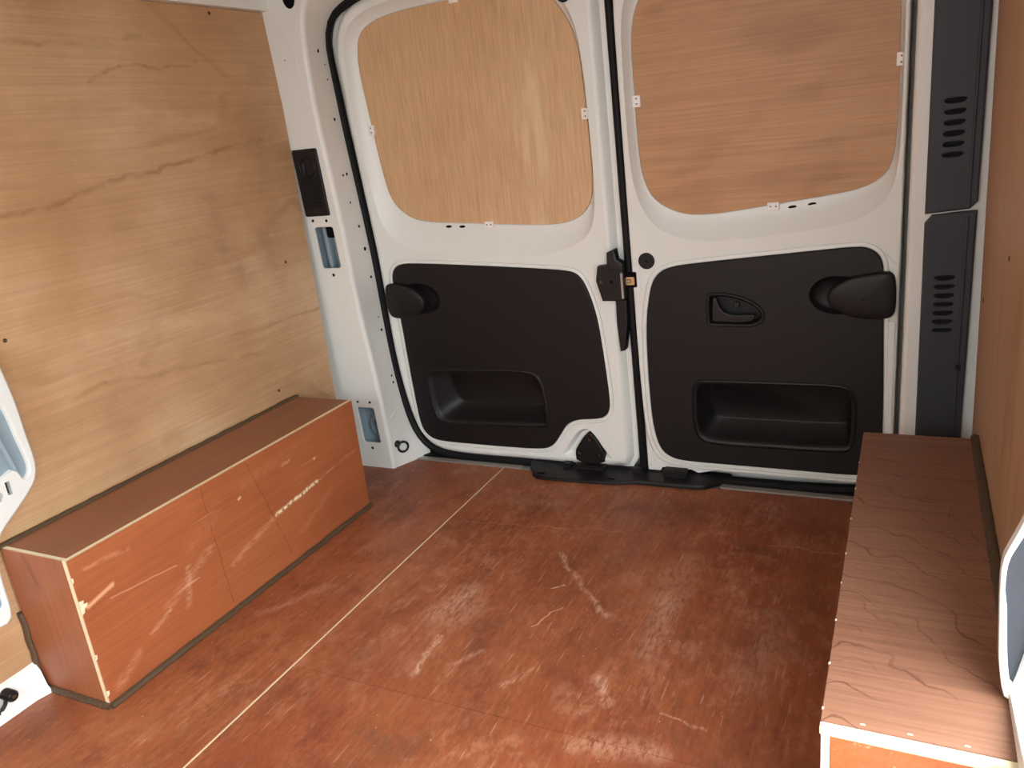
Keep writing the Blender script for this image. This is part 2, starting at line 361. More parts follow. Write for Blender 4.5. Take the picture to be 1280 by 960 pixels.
def inside(p, poly):
    c = False; n = len(poly); x, y = p[0], p[1]
    for i in range(n):
        x1, y1 = poly[i][0], poly[i][1]; x2, y2 = poly[i - 1][0], poly[i - 1][1]
        if (y1 > y) != (y2 > y) and x < (x2 - x1) * (y - y1) / (y2 - y1) + x1: c = not c
    return c
def chaikin(P, k=2):
    for _ in range(k):
        Q = []
        for i in range(len(P)):
            a, b = P[i], P[(i + 1) % len(P)]
            Q += [(a[0] * .75 + b[0] * .25, a[1] * .75 + b[1] * .25), (a[0] * .25 + b[0] * .75, a[1] * .25 + b[1] * .75)]
        P = Q
    return P
def ccw(P):
    A = sum(P[i - 1][0] * P[i][1] - P[i][0] * P[i - 1][1] for i in range(len(P)))
    return P if A > 0 else P[::-1]
def resample(P, n):
    L = [0]
    for i in range(len(P)): L.append(L[-1] + math.dist(P[i], P[(i + 1) % len(P)]))
    out = []; j = 0
    for k in range(n):
        d = L[-1] * k / n
        while L[j + 1] < d: j += 1
        t = (d - L[j]) / max(L[j + 1] - L[j], 1e-9); a, b = P[j], P[(j + 1) % len(P)]
        out.append((a[0] + (b[0] - a[0]) * t, a[1] + (b[1] - a[1]) * t))
    return out
def smooth(P, n=96, k=3): return resample(chaikin(ccw(P), k), n)
def offset(P, d):
    out = []; n = len(P)
    for i in range(n):
        a, b = P[i - 1], P[(i + 1) % n]; t = Vector((b[0] - a[0], b[1] - a[1])).normalized()
        out.append((P[i][0] + t.y * d, P[i][1] - t.x * d))
    return out
def by_angle(P, c, n=96):
    """loop sampled where rays from c cross it"""
    out = []
    for k in range(n):
        a = 2 * math.pi * k / n; dx, dy = math.cos(a), math.sin(a); best = 0
        for i in range(len(P)):
            x1, y1 = P[i - 1][0] - c[0], P[i - 1][1] - c[1]; x2, y2 = P[i][0] - c[0], P[i][1] - c[1]
            den = dx * (y2 - y1) - dy * (x2 - x1)
            if abs(den) < 1e-12: continue
            t = (x1 * (y2 - y1) - y1 * (x2 - x1)) / den; u = (x1 * dy - y1 * dx) / den
            if -1e-9 <= u <= 1 + 1e-9 and t > best: best = t
        out.append((c[0] + dx * best, c[1] + dy * best))
    return out
def rrect(x0, x1, z0, z1, r, k=5):
    P = []
    for cx, cz, a in ((x1 - r, z0 + r, -90), (x1 - r, z1 - r, 0), (x0 + r, z1 - r, 90), (x0 + r, z0 + r, 180)):
        for i in range(k + 1):
            t = math.radians(a + 90 * i / k); P.append((cx + r * math.cos(t), cz + r * math.sin(t)))
    return P
def circ(x, z, rx, rz=None, n=20, rot=0):
    rz = rz or rx
    return [(x + rx * math.cos(t) * math.cos(rot) - rz * math.sin(t) * math.sin(rot), z + rx * math.cos(t) * math.sin(rot) + rz * math.sin(t) * math.cos(rot))
            for t in (2 * math.pi * i / n for i in range(n))]
# leaning planes: the rear doors and pillars tip forward towards the roof
def D(off=0.0): return lambda x, z: Vector((x, 1.18 - 0.045 * z + off, z))       # door inner face
def A(off=0.0): return lambda x, z: Vector((x, 1.075 - 0.06 * z + off, z))       # pillar front face
def ring(P, fn): return [fn(x, z) for x, z in P]
def slab(P, pl, t0, t1, bevel=0.001, mb=None, mi=0):
    """solid plate: outline P on plane family pl, from offset t0 (front) to t1 (back)"""
    mb = mb or MB()
    Q = offset(P, -bevel)
    mb.fill(Q, [], pl(t0), mi)
    mb.loft([ring(Q, pl(t0)), ring(offset(P, -bevel * .3), pl(t0 + bevel * .3)), ring(P, pl(t0 + bevel)), ring(P, pl(t1))], mi=mi)
    mb.fill(P, [], pl(t1), mi)
    return mb
def dome(P, pl, h, base=0.0, mb=None, mi=0, steps=6, squash=0.0):
    mb = mb or MB(); cx = sum(p[0] for p in P) / len(P); cz = sum(p[1] for p in P) / len(P)
    R = [ring(P, pl(base))]
    for i in range(1, steps + 1):
        a = i / steps * math.pi / 2; s = squash + (1 - squash) * math.cos(a)
        s = max(s, 0.03)
        R.append(ring([(cx + (x - cx) * s, cz + (z - cz) * s) for x, z in P], pl(base - h * math.sin(a))))
    mb.loft(R, cap0=True, cap1=True, mi=mi); return mb
def dot(name, x, z, pl, r, mat, parent, h=0.0012, rz=None, rot=0):
    return slab(circ(x, z, r, rz, 14, rot), pl, -h, 0.0008, 0.0004).build(name, mat, parent)

# ------------------------------------------------------------------ the shell of the load bay
XW0, XW1 = -0.815, 0.815
fl = empty('floor', (0, 0, 0), label='worn red-brown plywood load floor of the van with one pale joint', cat='floor', kind='structure')
def sheet(name, x0, x1, y0, y1, z0, z1, mats, parent, face, **kw):
    """ply sheet: faces across axis 'face' carry slot 0, edges slot 1"""
    mb = MB().box(x0, x1, y0, y1, z0, z1, 0, 0.0008); o = mb.build(name, mats, parent, **kw)
    for p in o.data.polygons:
        if abs(p.normal[face]) < 0.72: p.material_index = 1
    return o
sheet('floor_panel', -0.835, -0.3625, -1.40, 1.152, -0.012, 0, ['floor', 'edge'], fl, 2)
sheet('floor_panel', -0.3598, 0.835, -1.40, 0.2095, -0.012, 0, ['floor', 'floor'], fl, 2)
sheet('floor_panel', -0.3598, 0.835, 0.2105, 1.152, -0.012, 0, ['floor', 'floor'], fl, 2)
MB().box(-0.3624, -0.3599, -1.40, 1.152, -0.012, -0.0008).build('joint_strip', 'edge', fl, label='pale filled joint between the floor panels')
MB().box(-0.90, 0.90, -1.45, 1.26, -0.05, -0.013).build('subfloor', 'paint', fl)

wl_ = empty('wall_left', (0, 0, 0), label='plywood lined side wall above the pale-edged wheel arch box', cat='wall', kind='structure')
sheet('ply_panel', XW0 - 0.009, XW0, -1.40, 1.012, 0.012, 1.288, ['ply_left', 'edge'], wl_, 0)
MB().box(-0.90, -0.86, -1.45, 1.26, -0.05, 1.40).build('body_side', 'paint', wl_)
wr_ = empty('wall_right', (0, 0, 0), label='plywood lined side wall beside the figured wheel arch box', cat='wall', kind='structure')
mb = MB()
mb.loft([[(XW1 + 0.003, 0.10, 0), (XW1 + 0.012, 0.10, 0), (XW1 + 0.012, 1.005, 0), (XW1 + 0.003, 1.005, 0)],
         [(XW1 - 0.010, 0.10, 1.288), (XW1 - 0.001, 0.10, 1.288), (XW1 - 0.001, 1.005, 1.288), (XW1 - 0.010, 1.005, 1.288)]], cap0=True, cap1=True)
mb.build('ply_panel', 'ply_right', wr_)
MB().box(0.86, 0.90, 0.08, 1.26, -0.05, 1.40).box(0.86, 0.90, -1.45, -1.09, -0.05, 1.40).box(0.86, 0.90, -1.45, 1.26, 1.29, 1.40).build('body_side', 'paint', wr_)
# ceiling with shallow ribs
ce = empty('ceiling', (0, 0, 0), label='white painted metal roof skin over the load bay', cat='ceiling', kind='structure')
MB().box(-0.90, 0.90, -1.45, 1.26, 1.385, 1.41).build('roof_skin', 'roof', ce)
for yy in (-0.95, -0.45, 0.1, 0.62):
    MB().box(-0.80, 0.80, yy - 0.04, yy + 0.04, 1.355, 1.386, 0, 0.008).build('roof_rib', 'roof', ce)
for s in (-1, 1):
    P = [(0.86, 1.289), (0.795, 1.289), (0.792, 1.302), (0.786, 1.335), (0.775, 1.365), (0.755, 1.386), (0.86, 1.386)]
    MB().loft([[(s * x, yy, z) for x, z in P] for yy in (-1.40, 1.0)], cap0=True, cap1=True).build('roof_rail', 'paint', ce)
mb = MB(); mb.box(-0.90, 0.90, -1.45, -1.401, -0.05, 0.82); mb.box(-0.90, -0.60, -1.45, -1.401, 0.82, 1.28); mb.box(0.60, 0.90, -1.45, -1.401, 0.82, 1.28); mb.box(-0.90, 0.90, -1.45, -1.401, 1.28, 1.40)  # bulkhead is out of view; its upper opening is added for extra daylight
mb.build('wall_front', 'paint', None, weld=0, label='unseen white bulkhead with an upper opening added to light the rear doors', cat='wall', kind='structure')
gr = MB().box(-14, 14, -14, 14, -0.72, -0.62).build('ground', 'ground', None, label='pale concrete ground outside the van', cat='ground', kind='structure')

# ------------------------------------------------------------------ rear body frame: pillars and door opening
wb = empty('wall_rear', (0, 1.1, 0), label='white painted rear body frame around the twin doors', cat='wall', kind='structure')
S_L = [(-0.732, 1.19), (-0.727, 1.10), (-0.724, 0.99), (-0.716, 0.85), (-0.708, 0.70), (-0.704, 0.60), (-0.706, 0.43), (-0.705, 0.31), (-0.694, 0.197), (-0.677, 0.104), (-0.646, 0.047), (-0.598, 0.017)]
seal_loop = smooth(S_L + [(-0.495, 0.008), (-0.32, 0.010), (0, 0.010), (0.60, 0.010), (0.675, 0.04), (0.690, 0.12), (0.692, 0.4), (0.692, 0.9), (0.692, 1.20), (0.675, 1.28), (0.60, 1.318), (0, 1.325), (-0.54, 1.315), (-0.617, 1.303), (-0.690, 1.28), (-0.725, 1.243)], 200, 3)
# ridge of the pillars: sharp pressed corner in front of the seal
ridge_in = smooth([(-0.695, -0.20), (-0.692, 0.0), (-0.692, 0.12), (-0.694, 0.30), (-0.705, 0.50), (-0.703, 0.69), (-0.704, 0.83), (-0.710, 0.95), (-0.711, 1.06), (-0.707, 1.15), (-0.702, 1.22), (-0.685, 1.285),
                   (-0.64, 1.33), (-0.55, 1.345), (0, 1.35), (0.60, 1.345), (0.665, 1.315), (0.680, 1.25), (0.680, 0.9), (0.680, 0.4), (0.680, 0.0), (0.680, -0.20), (0.3, -0.205), (-0.3, -0.205)], 220, 2)
def clip0(P): return [(x, max(z, 0.0)) for x, z in P]
def ang_c(P): return by_angle(P, (0.0, 0.45), 220)
RA = by_angle(ridge_in, (-0.01, 0.5), 220)
SB = by_angle(offset(seal_loop, 0.004), (-0.01, 0.5), 220)
holeP = [rrect(-0.800, -0.735, 0.624, 0.741, 0.008), rrect(-0.787, -0.725, 0.083, 0.200, 0.008)]
mb = MB()
outer = [(-0.858, -0.03), (0.858, -0.03), (0.858, 1.384), (-0.858, 1.384)]
RAo = offset(RA, 0.010)
# front face of the pillars and header (open at the floor)
outer_f = [(-0.858, 0.0)] + [(x, z) for x, z in []]
def cut(poly): return poly
idx = [i for i in range(220) if RAo[i][1] > 0.0]
# start of the arc that runs from bottom right over the top to bottom left
i0 = next(i for i in idx if RAo[i - 1][1] <= 0.0)
arc = []
k = i0
while RAo[k % 220][1] > 0.0: arc.append(k % 220); k += 1
Pface = [(RAo[arc[0]][0], 0.0)] + [RAo[i] for i in arc] + [(RAo[arc[-1]][0], 0.0), (-0.858, 0.0), (-0.858, 1.384), (0.858, 1.384), (0.858, 0.0)]
mb.fill(ccw(Pface), holeP, A(0))
prof = [(0.010, A, 0.0), (0.0055, A, 0.0008), (0.002, A, 0.004), (0.0, A, 0.010)]
def pt(i, d, t):
    """section between the rounded ridge (t=0) and the door seal (t=1)"""
    a = A(0.012)(*RA[i]); b = D(0.022)(*SB[i]); return a.lerp(b, t)
rings = []
ro = [[offset(RA, d)[i] for i in arc] for d, _, _ in prof]
rings = [[A(o)(*p) for p in r] for r, (_, _, o) in zip(ro, prof)]
for t in (0.0, 0.08, 0.3, 0.55, 0.8, 1.0): rings.append([pt(i, 0, t) for i in arc])
for r in rings:       # feet of both pillars carried down to the floor
    for e in (0, -1):
        q = r[e].copy(); q.z = 0.0
        if e == 0: r.insert(0, q)
        else: r.append(q)
mb.loft(rings, close=False)
for H in holeP:       # pressed edges of the two access holes
    mb.loft([ring(H, A(0)), ring(offset(H, -0.001), A(0.0015)), ring(offset(H, -0.001), A(0.004))])
mb.build('frame_skin', 'paint', wb, angle=35)
mb = MB()
for H, xs in zip(holeP, (0, 1)):
    x0, x1 = H[0][0], H[0][0]
    Hb = offset(H, 0.012)
    mb.loft([ring(Hb, A(0.005)), ring(Hb, A(0.045))]); mb.fill(Hb, [], A(0.045))
mb.build('hole_lining', 'paint_in', wb, label='blue-grey primed metal inside the access holes')
slab(rrect(-0.795, -0.779, 0.60, 0.76, 0.004), A, 0.022, 0.044, 0.006).build('inner_stiffener', 'paint_in', wb)
dome(circ(-0.750, 0.64, 0.020, 0.018), A, 0.014, 0.046).build('inner_boss', 'paint_in', wb)
slab(rrect(-0.770, -0.742, 0.708, 0.76, 0.006), A, 0.012, 0.044, 0.003).build('dark_slot', 'hole', wb)
mb = MB(); Rg = circ(-0.752, 0.125, 0.024, 0.032, 24)
mb.loft([ring(offset(Rg, 0.012), A(0.0449)), ring(Rg, A(0.030)), ring(offset(Rg, -0.008), A(0.028)), ring(offset(Rg, -0.012), A(0.044))]); mb.build('inner_boss', 'paint_in', wb)
MB().box(-0.86, 0.86, 1.242, 1.265, -0.05, 1.40).build('outer_skin', 'paint', wb)
MB().tube(ring(seal_loop, D(0.008)), 0.0105, 10, True, flat=(0.0108, 0.013)).build('door_seal', 'rubber', wb, label='black rubber door seal')
# small pressed outline on the upper left pillar
pts = [(-0.806, 1.10), (-0.803, 1.215), (-0.797, 1.222), (-0.758, 1.226), (-0.742, 1.212), (-0.738, 1.12)]
MB().tube([A(0.0)(x, z) for x, z in pts], 0.0012, 6).build('pressed_line', 'paint', wb)
MB().tube([(-0.690, 1.085, 0.155), (-0.694, 1.14, 0.175)], 0.0018, 6).build('pressed_line', 'paint', wb)
for x, z, r in ((-0.798, 0.759, .0042), (-0.752, 0.757, .0042), (-0.767, 0.605, .0046), (-0.779, 0.217, .0040), (-0.735, 0.217, .0040), (-0.760, 0.065, .0044), (-0.775, 1.17, .0016)):
    dot('fixing_hole', x, z, A, r, 'hole', wb, 0.0006)
dot('fixing_hole', -0.723, 1.309, A, 0.019, 'hole', wb, 0.001, 0.026)
# fixing holes on the side faces of the left pillar
def side_point(z, t):
    i = min(arc, key=lambda j: abs(RA[j][1] - z) + (10 if RA[j][0] > 0 else 0)); return pt(i, 0, t), (pt(i, 0, min(t + .05, 1)) - pt(i, 0, t - .05)).normalized()
for z, t, r in ((1.175, 0.42, .0050), (1.15, 0.62, .002), (1.09, .6, .0022), (1.02, 0.55, .0045), (0.872, 0.38, .0035), (0.872, 0.54, .0042), (0.80, 0.42, .003), (0.723, 0.56, .0040), (0.657, 0.60, .0055), (0.588, 0.62, .0042), (0.46, 0.6, .0022), (0.419, 0.62, .0045), (0.275, 0.62, .0036), (0.250, 0.62, .0040)):
    p, d = side_point(z, t); n = d.cross(Vector((0, 0, 1))).normalized(); n = n if n.x > 0 else -n
    u = Vector((0, 0, 1)); b = [p + n * 0.0009 + (d * math.cos(a) + u * math.sin(a)) * r for a in (2 * math.pi * q / 12 for q in range(12))]
    c = [q - n * 0.002 for q in b]
    MB().loft([c, b], cap0=True, cap1=True).build('fixing_hole', 'hole', wb)

# air vent on the left pillar
vt = slab(rrect(-0.815, -0.734, 0.771, 0.949, 0.006), A, -0.006, 0.001, 0.002).build('air_vent', 'black2', wb, label='black plastic air vent with finger scoop and slats')
mb = MB(); Rr = circ(-0.775, 0.902, 0.026, 0.026, 28)
mb.loft([ring(offset(Rr, 0.002), A(-0.006)), ring(Rr, A(-0.0085)), ring(offset(Rr, -0.003), A(-0.0085)), ring(offset(Rr, -0.005), A(-0.0062))]); mb.build('scoop_rim', 'black', vt)
dome(circ(-0.786, 0.900, 0.007, 0.020), A, 0.006, -0.006).build('finger_scoop', 'black', vt)
for i in range(7):
    z = 0.870 - i * 0.0105
    slab(rrect(-0.797, -0.748, z - 0.0022, z + 0.0022, 0.002, 2), A, -0.0105, -0.005, 0.001).build('slat', 'black', vt)
slab(rrect(-0.801, -0.744, 0.796, 0.801, 0.002, 2), A, -0.008, -0.005, 0.001).build('slat', 'black', vt)

# right pillar: grey trim in two pieces with louvres
def grey_trim(name, P, zs, label):
    holes = [[(0.729 + (0.002 if k else 0), z + 0.0058), (0.733, z - 0.0058), (0.765, z - 0.0052), (0.772, z + 0.0068)] for k, z in enumerate(zs)]
    holes = [smooth(h, 20, 2) for h in holes]
    mb = MB(); Q = offset(P, -0.004)
    mb.fill(Q, holes, A(-0.012))
    mb.loft([ring(Q, A(-0.012)), ring(offset(P, -0.0012), A(-0.0108)), ring(P, A(-0.008)), ring(P, A(0.0))])
    for h in holes: mb.loft([ring(h, A(-0.012)), ring(offset(h, -0.0008), A(-0.0105)), ring(offset(h, -0.0010), A(-0.003))])
    for h in holes: mb.fill(offset(h, -0.0010), [], A(-0.003))
    o = mb.build(name, 'grey_trim', wb, label=label)
    for z in zs:
        MB().loft([[A(-0.0105)(0.732, z + 0.003), A(-0.0105)(0.768, z + 0.004), A(-0.004)(0.768, z - 0.003), A(-0.004)(0.732, z - 0.004)],
                   [A(-0.0095)(0.732, z + 0.004), A(-0.0095)(0.768, z + 0.005), A(-0.003)(0.768, z - 0.002), A(-0.003)(0.732, z - 0.003)]], cap0=True, cap1=True).build('louvre_blade', 'blade', o)
    # ridge line that runs down the outer edge
    MB().tube([A(-0.012)(0.783, P[0][1] * 0 + z) for z in (min(p[1] for p in P) + 0.01, max(p[1] for p in P) - 0.01)], 0.003, 8).build('trim_ridge', 'grey_trim', o)
    return o
grey_trim('pillar_trim', resample(ccw([(0.709, 0.7005), (0.7985, 0.7085), (0.7985, 1.385), (0.706, 1.385)]), 60), [0.908 - i * 0.0195 for i in range(6)], 'upper dark grey pillar trim with six louvres')
grey_trim('pillar_trim', resample(ccw([(0.7135, 0.001), (0.798, 0.001), (0.7985, 0.705), (0.709, 0.697)]), 60), [0.572 - i * 0.0182 for i in range(7)], 'lower dark grey pillar trim with seven louvres')
dot('trim_clip', 0.784, 0.385, lambda o=0: A(-0.014 + o), 0.006, 'black2', wb)
# tie-down ring at the foot of the left pillar
def ring_pts(c, u, v, ru, rv, n=24): return [Vector(c) + Vector(u) * ru * math.cos(2 * math.pi * i / n) + Vector(v) * rv * math.sin(2 * math.pi * i / n) for i in range(n)]
td = empty('tie_down_ring', (-0.690, 1.112, 0.02), label='black tie-down ring at the foot of the white pillar by the rear door', cat='tie-down ring')
MB().loft([ring_pts((-0.695 + h, 1.100, 0.072), (0, 1, 0), (0, 0, 1), r, r, 16) for h, r in ((0.0, 0.011), (0.010, 0.011), (0.014, 0.008))], cap0=True, cap1=True).build('boss', 'black2', td)
MB().tube(ring_pts((-0.677, 1.113, 0.058), (0.2, 0.78, -0.5), (0.2, 0.5, 0.78), 0.021, 0.0165), 0.0035, 8, True).build('ring', 'black2', td)

# ------------------------------------------------------------------ rear doors
def remap(P, x0, x1, z0, z1):
    a, b = min(p[0] for p in P), max(p[0] for p in P); c, d = min(p[1] for p in P), max(p[1] for p in P)
    return [(x0 + (x - a) / (b - a) * (x1 - x0), z0 + (z - c) / (d - c) * (z1 - z0)) for x, z in P]
def make_door(n, O, W, V, P, label, recess=None, rim=((0, 0), (.006, .0015), (.012, .006), (.019, .015), (.023, .021), (.037, .022), (.038, .040))):
    root = empty('door_%d' % n, (sum(p[0] for p in O) / len(O), 1.18, 0.012), label=label, cat='door', kind='structure')
    mb = MB(); N = 128
    cW = (sum(p[0] for p in W) / len(W), sum(p[1] for p in W) / len(W))
    Wd = by_angle(smooth(W, 220, 3), cW, N); Vd = by_angle(smooth(V, 220, 3), cW, N)
    Od = smooth(O, 200, 3); Pd = smooth(P, 240, 3)
    holes = [Vd, offset(Pd, 0.0125)]
    if recess: Rd = smooth(recess, 80, 2); holes.append(Rd)
    mb.fill(Od, holes, D(0))
    R = []
    for t in (0, .02, .05, .1, .18, .3, .45, .62, .8, 1.0):
        R.append([D(0.0255 * (1 - (1 - t) ** 1.55))(v[0] + (w[0] - v[0]) * t, v[1] + (w[1] - v[1]) * t) for v, w in zip(Vd, Wd)])
    R.append([D(0.0295)(*p) for p in Wd]); R.append([D(0.0295)(*p) for p in offset(Wd, -0.02)])
    mb.loft(R)
    mb.loft([ring(offset(Pd, d), D(o)) for d, o in ((.0125, 0), (.0122, .004), (.0098, .004), (.0095, 0), (.0075, -.0008), (.0015, -.0008), (.0, .003), (-.012, .004))])
    mb.loft([ring(offset(Od, d), D(o)) for d, o in rim])
    if recess:
        mb.loft([ring(offset(Rd, d), D(o)) for d, o in ((0, 0), (-.002, .001), (-.005, .006), (-.008, .013), (-.011, .016))]); mb.fill(offset(Rd, -.011), [], D(.016))
    mb.build('door_skin', 'paint', root, angle=32)
    return root, Od, Wd, Pd
def window_board(root, Wd, mat, label):
    P = offset(Wd, -0.0020)
    slab(P, D, 0.0235, 0.0295, 0.0008).build('window_board', mat, root, label=label)
def clip(root, x, z, vertical, wdt=0.018, hgt=0.026):
    a, b = (hgt, wdt) if not vertical else (wdt, hgt)
    c = slab(rrect(x - a / 2, x + a / 2, z - b / 2, z + b / 2, 0.0015, 2), D, 0.0185, 0.0240, 0.001).build('clip', 'clip', root, label='small white clip holding the board')
    for s in (-1, 1):
        sx, sz = (x, z + s * 0.006) if vertical else (x + s * 0.006, z)
        slab(circ(sx, sz, 0.0019, n=8), D, 0.0178, 0.0190, 0.0003).build('screw', 'screw', c)
def trim_panel(root, Pd, pocket, cav, hr, handle=None, label=''):
    pk = smooth(pocket, 80, 2); hrd = smooth(hr, 60, 2)
    holes = [pk, hrd]
    if handle: hd = smooth(handle, 60, 2); holes.append(hd)
    mb = MB(); Q = offset(Pd, -0.0035)
    mb.fill(Q, holes, D(-0.0035))
    mb.loft([ring(Q, D(-.0035)), ring(offset(Pd, -.002), D(-.003)), ring(offset(Pd, -.0008), D(-.0016)), ring(offset(Pd, -.0004), D(0.003))])
    # dished recess beside the hinge
    cx = sum(p[0] for p in hrd) / len(hrd); cz = sum(p[1] for p in hrd) / len(hrd)
    def sc_(s): return [(cx + (x - cx) * s, cz + (z - cz) * s) for x, z in hrd]
    mb.loft([ring(hrd, D(-.0035)), ring(sc_(.97), D(-.002)), ring(sc_(.90), D(.006)), ring(sc_(.75), D(.013)), ring(sc_(.4), D(.016))], cap1=True)
    pan = mb.build('trim_panel', 'black', root, label=label)
    # storage pocket: raised lip and cavity
    x0, x1, z0, z1 = cav
    open_ = offset(pk, -0.012)
    back = remap(open_, x0, x1, z0, z1)
    mid = [(a[0] + (b[0] - a[0]) * .12, a[1] + (b[1] - a[1]) * .12) for a, b in zip(open_, back)]
    mid2 = [(a[0] + (b[0] - a[0]) * .92, a[1] + (b[1] - a[1]) * .92) for a, b in zip(open_, back)]
    zb, zt = min(p[1] for p in back), max(p[1] for p in back)
    def dring(P, k): return [D((.060 - .034 * (z - zb) / (zt - zb)) * k)(x, z) for x, z in P]   # back wall leans out towards its top
    mb = MB()
    mb.loft([ring(pk, D(-.0035)), ring(offset(pk, -.002), D(-.0065)), ring(offset(pk, -.005), D(-.0072)), ring(offset(pk, -.007), D(-.0045)), ring(offset(pk, -.009), D(-.004)), ring(open_, D(-.003)), ring(mid, D(.006)), dring(mid2, .96), dring(back, 1.0)], cap1=True)
    mb.build('storage_pocket', 'black', pan, label='moulded storage pocket', angle=50)
    if handle:
        hi = offset(hd, -.010)
        mb = MB(); mb.loft([ring(hd, D(-.0035)), ring(offset(hd, -.0015), D(-.007)), ring(offset(hd, -.004), D(-.0082)), ring(offset(hd, -.007), D(-.007)), ring(hi, D(-.003)), ring(offset(hi, -.002), D(.022))])
        mb.fill(offset(hi, -.002), [], D(.022)); hb = mb.build('handle_bezel', 'black', pan, angle=50)
        L = [(0.2625, 0.505), (0.270, 0.508), (0.276, 0.490), (0.283, 0.474), (0.296, 0.465), (0.320, 0.4625), (0.352, 0.4640), (0.364, 0.462), (0.356, 0.4475), (0.330, 0.4435), (0.262, 0.4455), (0.2595, 0.450)]
        Ls = smooth(L, 60, 2)
        slab(Ls, D, -0.004, 0.012, 0.002).build('lever', 'black2', hb, label='black release lever')
        slab(circ(0.316, 0.484, 0.0075), D, 0.012, 0.022, 0.002).build('lock_boss', 'black2', hb)
    return pan
def hinge_cover(root, P):
    Pd = smooth(P, 60, 2); mb = MB()
    cx = sum(p[0] for p in Pd) / 60; cz = sum(p[1] for p in Pd) / 60
    def s_(k): return [(cx + (x - cx) * k, cz + (z - cz) * k) for x, z in Pd]
    mb.loft([ring(Pd, D(0.004)), ring(Pd, D(-.011)), ring(s_(.985), D(-.0145)), ring(s_(.955), D(-.0168)), ring(s_(.90), D(-.0182)), ring(s_(.7), D(-.0200)), ring(s_(.4), D(-.0215)), ring(s_(.1), D(-.022))], cap0=True, cap1=True)
    o = mb.build('hinge_cover', 'black', root, label='rounded black hinge cover', angle=60)
    dot('screw', cx - 0.004, cz - 0.004, lambda q=0: D(-0.0216 + q), 0.0022, 'hole', o)

# ---- left door
O1 = [(-0.694, 1.19), (-0.694, 1.10), (-0.693, 0.99), (-0.688, 0.85), (-0.681, 0.70), (-0.678, 0.60), (-0.681, 0.43), (-0.679, 0.31), (-0.669, 0.20), (-0.652, 0.11), (-0.622, 0.060), (-0.580, 0.040),
      (-0.49, 0.034), (-0.32, 0.036), (-0.15, 0.036), (-0.03, 0.040), (0.003, 0.043), (0.0045, 0.050), (0.005, 0.10), (0.005, 0.3), (0.005, 0.65), (0.005, 1.03), (0.006, 1.24), (0.0, 1.285), (-0.03, 1.297), (-0.3, 1.298), (-0.56, 1.290), (-0.63, 1.275), (-0.67, 1.245)]
W1 = [(-0.374, 1.262), (-0.546, 1.256), (-0.622, 1.234), (-0.648, 1.203), (-0.659, 1.139), (-0.651, 1.026), (-0.637, 0.834), (-0.621, 0.780), (-0.588, 0.745), (-0.54, 0.723), (-0.439, 0.714), (-0.317, 0.706), (-0.213, 0.698), (-0.118, 0.695), (-0.068, 0.710), (-0.038, 0.739), (-0.026, 0.773), (-0.022, 0.822), (-0.023, 0.944), (-0.027, 1.067), (-0.034, 1.129), (-0.054, 1.182), (-0.09, 1.232), (-0.15, 1.258), (-0.25, 1.262)]
V1 = [(-0.374, 1.285), (-0.56, 1.278), (-0.640, 1.252), (-0.676, 1.205), (-0.684, 1.142), (-0.683, 1.01), (-0.673, 0.849), (-0.664, 0.767), (-0.650, 0.710), (-0.612, 0.668), (-0.557, 0.645), (-0.457, 0.630), (-0.357, 0.622), (-0.20, 0.622), (-0.110, 0.632), (-0.048, 0.660), (-0.022, 0.700), (-0.013, 0.78), (-0.0125, 0.944), (-0.016, 1.067), (-0.022, 1.135), (-0.040, 1.195), (-0.08, 1.25), (-0.15, 1.278), (-0.25, 1.285)]
P1 = [(-0.654, 0.564), (-0.644, 0.595), (-0.617, 0.611), (-0.563, 0.611), (-0.40, 0.602), (-0.218, 0.590), (-0.105, 0.581), (-0.078, 0.570), (-0.059, 0.540), (-0.039, 0.469), (-0.031, 0.389), (-0.024, 0.265), (-0.023, 0.200), (-0.037, 0.174), (-0.063, 0.165), (-0.118, 0.161), (-0.155, 0.145), (-0.181, 0.105), (-0.207, 0.070), (-0.243, 0.059), (-0.339, 0.057), (-0.46, 0.057), (-0.59, 0.058), (-0.625, 0.075), (-0.643, 0.108), (-0.646, 0.190), (-0.648, 0.319), (-0.647, 0.444)]
rec1 = [(-0.192, 0.040), (-0.172, 0.058), (-0.145, 0.100), (-0.122, 0.128), (-0.097, 0.137), (-0.076, 0.120), (-0.050, 0.074), (-0.035, 0.056), (-0.025, 0.042)]
d1, Od1, Wd1, Pd1 = make_door(1, O1, W1, V1, P1, 'rear door with pale vertical-grain window board and arched cut-out over its bottom bracket', rec1)
window_board(d1, Wd1, 'ply_win1', 'pale plywood window blank with vertical grain')
trim_panel(d1, Pd1, [(-0.590, 0.278), (-0.572, 0.298), (-0.42, 0.300), (-0.250, 0.305), (-0.215, 0.280), (-0.205, 0.214), (-0.205, 0.135), (-0.225, 0.128), (-0.40, 0.122), (-0.548, 0.116), (-0.582, 0.140), (-0.590, 0.200)],
           (-0.530, -0.222, 0.172, 0.290), [(-0.605, 0.556), (-0.535, 0.551), (-0.505, 0.528), (-0.500, 0.498), (-0.515, 0.475), (-0.551, 0.464), (-0.605, 0.462), (-0.625, 0.51)], None, 'black plastic door trim with pocket and no handle')
hinge_cover(d1, [(-0.673, 0.551), (-0.656, 0.556), (-0.602, 0.552), (-0.562, 0.530), (-0.545, 0.503), (-0.557, 0.471), (-0.593, 0.458), (-0.650, 0.450), (-0.674, 0.461), (-0.681, 0.500)])
clip(d1, -0.648, 0.978, True); clip(d1, -0.326, 0.706, False); clip(d1, -0.028, 0.959, True); clip(d1, -0.342, 1.259, False)
for x, z in ((-0.453, 0.712), (-0.411, 0.710)): dot('oval_slot', x, z - 0.006, lambda q=0: D(0.0240 + q), 0.0095, 'hole', d1, 0.0006, 0.0036)
